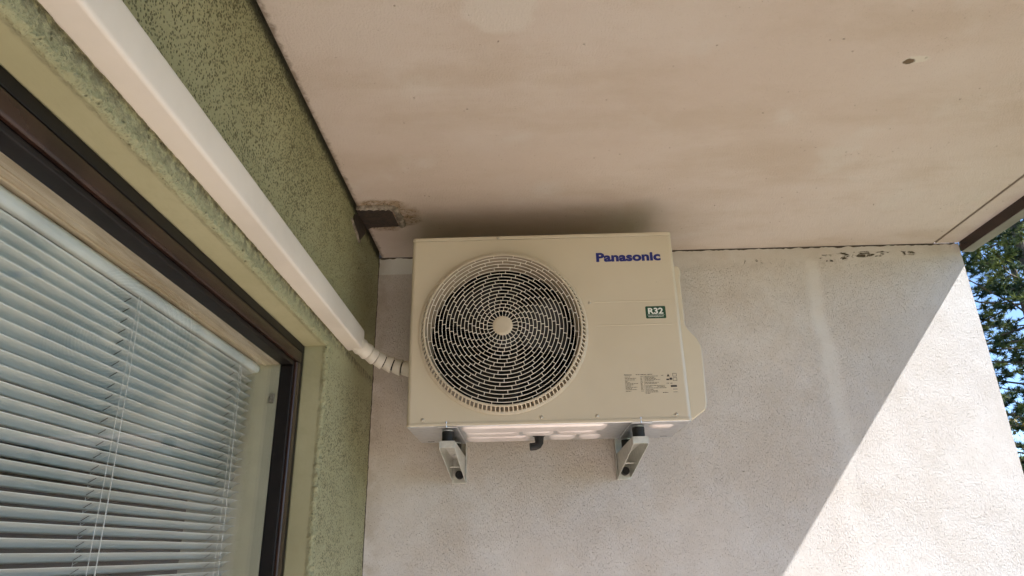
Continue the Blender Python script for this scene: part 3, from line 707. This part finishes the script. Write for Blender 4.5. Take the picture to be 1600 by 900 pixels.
# valve cover on the right side
vc = [(X1 - 0.006, 0.792), (0.478, 0.790), (0.485, 0.783), (0.4865, 0.768), (0.4815, 0.752), (0.4805, 0.605), (0.4860, 0.5925), (0.511, 0.562), (0.5200, 0.540), (0.5205, 0.500), (0.5155, 0.372), (0.5100, 0.356), (0.4735, 0.3310), (X1 - 0.006, 0.3290)]
MB().xz(vc, F + 0.030, F + 0.245).build('valve_cover', M['ivory'], ac, bevel=0.005, seg=4)
# screws
def screw(x, z, yf=F):
    s_ = MB().lathe_y(x, z, [(0.0, yf - 0.0026), (0.0018, yf - 0.0026), (0.0040, yf - 0.0018), (0.0048, yf - 0.0004), (0.0048, yf + 0.0004)], 16)
    s_.build('screw', M['screw'], ac, smooth=True)
for dx, dz in ((0.0443, 0.017), (0.3701, 0.0165), (0.522, 0.016), (0.7382, 0.0155), (0.5215, 0.3452)): screw(X0 + dx, Z0 + dz)
screw(X0 + 0.2581, Z1 - 0.0062, F - 0.0018)
# lettering and stickers
text('brand_lettering', 'Panasonic', M['navy'], ac, X0 + 0.5500, X0 + 0.7410, 0.7985, 0.0275, F - 0.0003, bold=0.045, space=1.03)
gs = MB().xz([(X0 + a, Z0 + b) for a, b in [(0.6835, 0.2923), (0.7370, 0.2923), (0.7392, 0.2945), (0.7392, 0.3272), (0.7370, 0.3294), (0.6835, 0.3294), (0.6813, 0.3272), (0.6813, 0.2945)]], F - 0.0004, F + 0.0002)
gso = gs.build('green_sticker', M['label_green'], ac)
text('sticker_title', 'R32', M['label_white'], gso, X0 + 0.6885, X0 + 0.7320, Z0 + 0.3065, 0.0175, F - 0.0006, bold=0.03, thick=0.0002)
MB().box(X0 + 0.6860, X0 + 0.7345, F - 0.0006, F - 0.0003, Z0 + 0.3026, Z0 + 0.3032).build('sticker_line', M['label_white'], gso)
text('sticker_subtitle', 'REFRIGERANT', M['label_white'], gso, X0 + 0.6885, X0 + 0.7325, Z0 + 0.2965, 0.0038, F - 0.0006, bold=0.01, thick=0.0002)
rp = MB(); dk = MB(); lx0, lx1, lz0, lz1 = X0 + 0.6046, X0 + 0.7517, Z0 + 0.0741, Z0 + 0.1301
U = lx1 - lx0; V = lz1 - lz0
def prt(m, u0, u1, v, h=0.0012): m.box(lx0 + u0 * U, lx0 + u1 * U, F - 0.0004, F + 0.0001, lz1 - v * V - h / 2, lz1 - v * V + h / 2)
def words(m, u0, u1, v, h=0.0012):
    u = u0
    while u < u1 - 0.008:
        w = min(random.uniform(0.012, 0.05), u1 - u); prt(m, u, u + w, v, h); u += w + 0.008
for v, w in zip([0.14, 0.215, 0.29, 0.36, 0.42, 0.48, 0.54, 0.60, 0.66, 0.72, 0.78, 0.86], [0.10, 0.21, 0.19, 0.06, 0.09, 0.24, 0.15, 0.10, 0.22, 0.12, 0.21, 0.10]):
    words(rp, 0.01, 0.01 + w, v); words(rp, 0.30, 0.345, v)
words(rp, 0.22, 0.42, 0.03, 0.0016); words(rp, 0.44, 0.53, 0.03, 0.0016)
for v, w in zip([0.12, 0.18, 0.24, 0.30, 0.36, 0.44, 0.50, 0.60, 0.66, 0.72, 0.80, 0.86, 0.92, 0.98], [0.26, 0.18, 0.22, 0.30, 0.16, 0.26, 0.22, 0.36, 0.12, 0.40, 0.16, 0.22, 0.24, 0.08]): words(rp, 0.385, 0.385 + w, v)
words(rp, 0.61, 0.75, 0.66); words(rp, 0.70, 0.80, 0.96, 0.0018); words(rp, 0.90, 0.99, 0.80, 0.0016); words(rp, 0.90, 0.98, 0.94)
rp.box(lx0 + 0.368 * U, lx0 + 0.371 * U, F - 0.0004, F + 0.0001, lz0, lz1 - 0.1 * V)
ro = rp.build('rating_print', M['print'], ac)
dk.box(lx0 + 0.86 * U, lx0 + 0.975 * U, F - 0.0005, F + 0.0001, lz1 - 0.69 * V, lz1 - 0.60 * V)
dk.xz([(lx0 + 0.80 * U, lz1 - 0.16 * V), (lx0 + 0.86 * U, lz1 - 0.16 * V), (lx0 + 0.83 * U, lz1 - 0.02 * V)], F - 0.0005, F + 0.0001)
dk.box(lx0 + 0.79 * U, lx0 + 0.84 * U, F - 0.0005, F + 0.0001, lz1 - 0.34 * V, lz1 - 0.27 * V); dk.box(lx0 + 0.85 * U, lx0 + 0.90 * U, F - 0.0005, F + 0.0001, lz1 - 0.33 * V, lz1 - 0.22 * V)
for (u0, u1, v0, v1) in ((0.915, 0.99, 0.0, 0.16), (0.915, 0.99, 0.22, 0.38)):
    for (a, b, c, d) in ((u0, u1, v0, v0 + 0.015), (u0, u1, v1 - 0.015, v1), (u0, u0 + 0.006, v0, v1), (u1 - 0.006, u1, v0, v1)):
        dk.box(lx0 + a * U, lx0 + b * U, F - 0.0005, F + 0.0001, lz1 - d * V, lz1 - c * V)
dk.build('rating_marks', M['print_dark'], ac)
text('rating_title', 'Panasonic', M['print_dark'], ac, lx0, lx0 + 0.145 * U, lz1 - 0.055 * V, 0.0026, F - 0.0003, bold=0.03, thick=0.0002)
text('rating_model', 'R32', M['print_dark'], ac, lx0 + 0.70 * U, lx0 + 0.74 * U, lz1 - 0.12 * V, 0.0022, F - 0.0003, bold=0.02, thick=0.0002)
text('approval_mark', 'CE  UK', M['print_dark'], ac, lx0 + 0.79 * U, lx0 + 0.90 * U, lz1 - 0.53 * V, 0.0032, F - 0.0003, bold=0.01, thick=0.0002)

# ------------------------------------------------------------------ two wall brackets with rubber dampers
def bracket(xc, flip, label):
    b = thing('wall_bracket', label, 'bracket', (xc, B, 0.21), 'brackets under the outdoor unit')
    hw = 0.0215; tz = Z0 - 0.0365; yf = F + 0.030; tk = 0.0022
    arm = MB()
    arm.box(xc - hw, xc + hw, yf, B - 0.004, tz - tk, tz)
    side = [(yf, tz - tk), (yf, tz - 0.019), (yf + 0.010, tz - 0.024), (B - 0.030, tz - 0.0730), (B - 0.004, tz - 0.0730), (B - 0.004, tz - tk)]
    for sx in (-1, 1): arm.yz(side, xc + sx * hw - (tk if sx > 0 else 0), xc + sx * hw + (0 if sx > 0 else tk))
    arm.box(xc - hw + tk, xc + hw - tk, yf, yf + tk, tz - 0.019, tz - tk)
    arm.tube([(xc - hw, B - 0.105, tz - 0.040), (xc + hw, B - 0.105, tz - 0.040)], 0.0022, 8)
    arm.build('arm', M['bracket'], b, bevel=0.0008)
    wp = MB().box(xc - hw - 0.001, xc + hw + 0.001, B - 0.0042, B - 0.0006, tz - 0.080, tz + 0.16)
    sx = 1 if flip else -1
    wp.box(xc + sx * (hw + 0.001), xc + sx * (hw + 0.0032), B - 0.028, B - 0.0006, tz - 0.080, tz + 0.16)
    wp.build('wall_plate', M['bracket'], b, bevel=0.0008)
    MB().lathe_y(xc + 0.002, tz - 0.056, [(0.0, B - 0.034), (0.0110, B - 0.034), (0.0125, B - 0.031), (0.0125, B - 0.004)], 24).build('anchor_cap', M['black'], b, smooth=True).modifiers.new('e', 'EDGE_SPLIT').split_angle = math.radians(50)
    sl_ = MB().box(xc - 0.004, xc + 0.0005, yf + 0.012, yf + 0.034, tz - tk - 0.0007, tz - tk + 0.0002); sl_.box(xc + 0.005, xc + 0.011, yf + 0.018, yf + 0.028, tz - tk - 0.0007, tz - tk + 0.0002)
    sl_.box(xc - 0.009, xc + 0.011, yf + 0.006, yf + 0.009, tz - tk - 0.0007, tz - tk + 0.0002)
    sl_.build('adjustment_slot', M['slot'], b)
    for yc in (yf + 0.024, yf + 0.255):
        dmp = MB().lathe_z(xc, yc, [(0.0162, tz + 0.0012), (0.0172, tz + 0.006), (0.0168, tz + 0.0150), (0.0172, tz + 0.0240), (0.0162, tz + 0.0285)], 28)
        do = dmp.build('rubber_damper', M['black'], b, smooth=True); do.modifiers.new('e', 'EDGE_SPLIT').split_angle = math.radians(50)
        ws = MB().lathe_z(xc, yc, [(0.0145, tz + 0.0288), (0.0145, tz + 0.0305)], 24); ws.build('washer', M['zinc'], do)
        MB().lathe_z(xc, yc, [(0.0075, tz - tk - 0.006), (0.0075, tz - tk - 0.0002)], 6).build('bolt', M['zinc'], do)
    return b
bracket(-0.2085, True, 'left of the two off-white steel wall brackets under the outdoor unit, below the fan')
bracket(0.3220, False, 'right of the two off-white steel wall brackets under the outdoor unit, below the rating print')
for xc in (-0.2085, 0.3220):                                 # pressed feet of the unit above the dampers
    ft = MB().box(xc - 0.026, xc + 0.030, F - 0.0005, F + 0.300, Z0 - 0.0062, Z0 - 0.0032)
    ft.box(xc - 0.026, xc - 0.0235, F + 0.005, F + 0.275, Z0 - 0.0052, Z0 - 0.0032)
    ft.tube([(xc, F + 0.012, Z0 - 0.0062), (xc, F + 0.012, Z0 + 0.004)], 0.0035, 10)
    ft.tube([(xc, F + 0.0000, Z0 - 0.006), (xc, F + 0.0000, Z0 + 0.011)], 0.0026, 10)
    ft.build('mounting_foot', M['zinc'], ac, bevel=0.0008)

# ------------------------------------------------------------------ trees beyond the balcony
def pine(x, y, hgt, spread, label, seed, dens=1.0, zlow=0.25):
    rnd = random.Random(seed)
    tr = thing('pine_tree', label, 'tree', (x, y, -6.2), 'trees beyond the balcony')
    tk_ = MB(); base = Vector((x, y, -6.2)); lean = Vector((rnd.uniform(-.3, .3), rnd.uniform(-.3, .3), 0))
    def ax(t_): return base + Vector((0, 0, hgt * t_)) + lean * t_ * t_ + Vector((math.sin(t_ * 5 + seed) * 0.08, math.cos(t_ * 4 + seed) * 0.08, 0))
    tk_.tube([ax(i / 16) for i in range(17)], [0.21 * (1 - i / 16) ** 0.8 + 0.02 for i in range(17)], 10)
    cr_ = MB(); nb = int(105 * dens)
    for i in range(nb):
        t_ = zlow + (0.985 - zlow) * (i + rnd.random()) / nb; a = i * 2.39996 + rnd.uniform(-.4, .4)
        L = spread * (0.35 + 0.65 * math.sin(PI * min(1, (1.02 - t_) / (1 - zlow) * 0.75 + 0.10))) * rnd.uniform(0.7, 1.12)
        p = ax(t_); d = Vector((math.cos(a), math.sin(a), rnd.uniform(-0.12, 0.20)))
        pts_ = [p]
        for s_ in range(1, 7):
            d = (d + Vector((rnd.gauss(0, .10), rnd.gauss(0, .10), rnd.gauss(0.03, .07)))).normalized(); pts_.append(pts_[-1] + d * L / 6)
        tk_.tube(pts_, [0.018 * (1 - s_ / 6.5) + 0.004 for s_ in range(7)], 5)
        for s_ in range(2, 7):
            for c_ in range(3 if s_ < 4 else 4):
                sd = Vector((rnd.gauss(0, 1), rnd.gauss(0, 1), rnd.gauss(0.1, .35))).normalized(); tl = rnd.uniform(0.18, 0.52) * (1.15 - s_ * 0.07)
                a0 = pts_[s_].lerp(pts_[s_ - 1], rnd.random()); tip = a0 + sd * tl
                tk_.tube([a0, tip], [0.007, 0.003], 3, caps=False)
                for q in range(3):
                    c0 = a0.lerp(tip, 0.35 + 0.33 * q)
                    for nn_ in range(30):
                        v = (sd * 0.6 + Vector((rnd.gauss(0, .7), rnd.gauss(0, .7), rnd.gauss(0.18, .6)))).normalized()
                        w = v.cross(Vector((rnd.gauss(0, 1), rnd.gauss(0, 1), rnd.gauss(0, 1))))  .normalized() * 0.011
                        ln = rnd.uniform(0.08, 0.16)
                        cr_.add([c0 - w, c0 + w, c0 + v * ln], [(0, 1, 2)])
    tk_.build('trunk', M['bark'], tr, fixn=False); cr_.build('crown', M['needles'], tr, fixn=False)
    return tr
pine(9.9, 12.2, 15.0, 3.3, 'tall dark green pine nearest the wall corner, its needles against the blue sky', 3, 1.0, 0.30)
pine(13.6, 17.5, 16.5, 3.2, 'pine standing farther back behind the nearest pine beyond the wall corner', 11, 0.8, 0.25)
def broadleaf(x, y, hgt, label, seed):
    rnd = random.Random(seed)
    tr = thing('broadleaf_tree', label, 'tree', (x, y, -6.2)); tk_ = MB(); cr_ = MB()
    base = Vector((x, y, -6.2)); top = base + Vector((0.2, -0.1, hgt))
    tk_.tube([base.lerp(top, i / 8) for i in range(9)], [0.12 * (1 - i / 9) + 0.01 for i in range(9)], 8)
    for i in range(70):
        t_ = 0.3 + 0.7 * (i + rnd.random()) / 70; p = base.lerp(top, t_); a = i * 2.4; L = 1.7 * math.sin(PI * (0.25 + 0.72 * (1 - t_))) * rnd.uniform(.6, 1.1)
        e_ = p + Vector((math.cos(a) * L, math.sin(a) * L, rnd.uniform(0.1, 0.8)))
        tk_.tube([p, p.lerp(e_, .5) + Vector((0, 0, .05)), e_], [0.03, 0.015, 0.005], 4, caps=False)
        for q in range(90):
            c0 = p.lerp(e_, rnd.uniform(.3, 1.05)) + Vector((rnd.gauss(0, .14), rnd.gauss(0, .14), rnd.gauss(0, .12)))
            u1 = Vector((rnd.gauss(0, 1), rnd.gauss(0, 1), rnd.gauss(0, 1))).normalized() * 0.035; u2 = u1.cross(Vector((rnd.gauss(0, 1), rnd.gauss(0, 1), rnd.gauss(0, 1)))).normalized() * 0.022
            cr_.add([c0 - u1, c0 + u2, c0 + u1, c0 - u2], [(0, 1, 2, 3)])
    tk_.build('trunk', M['bark'], tr, fixn=False); cr_.build('crown', M['leaves'], tr, fixn=False)
broadleaf(8.6, 11.2, 7.6, 'small yellow-brown leafy tree low down in front of the pines', 5)
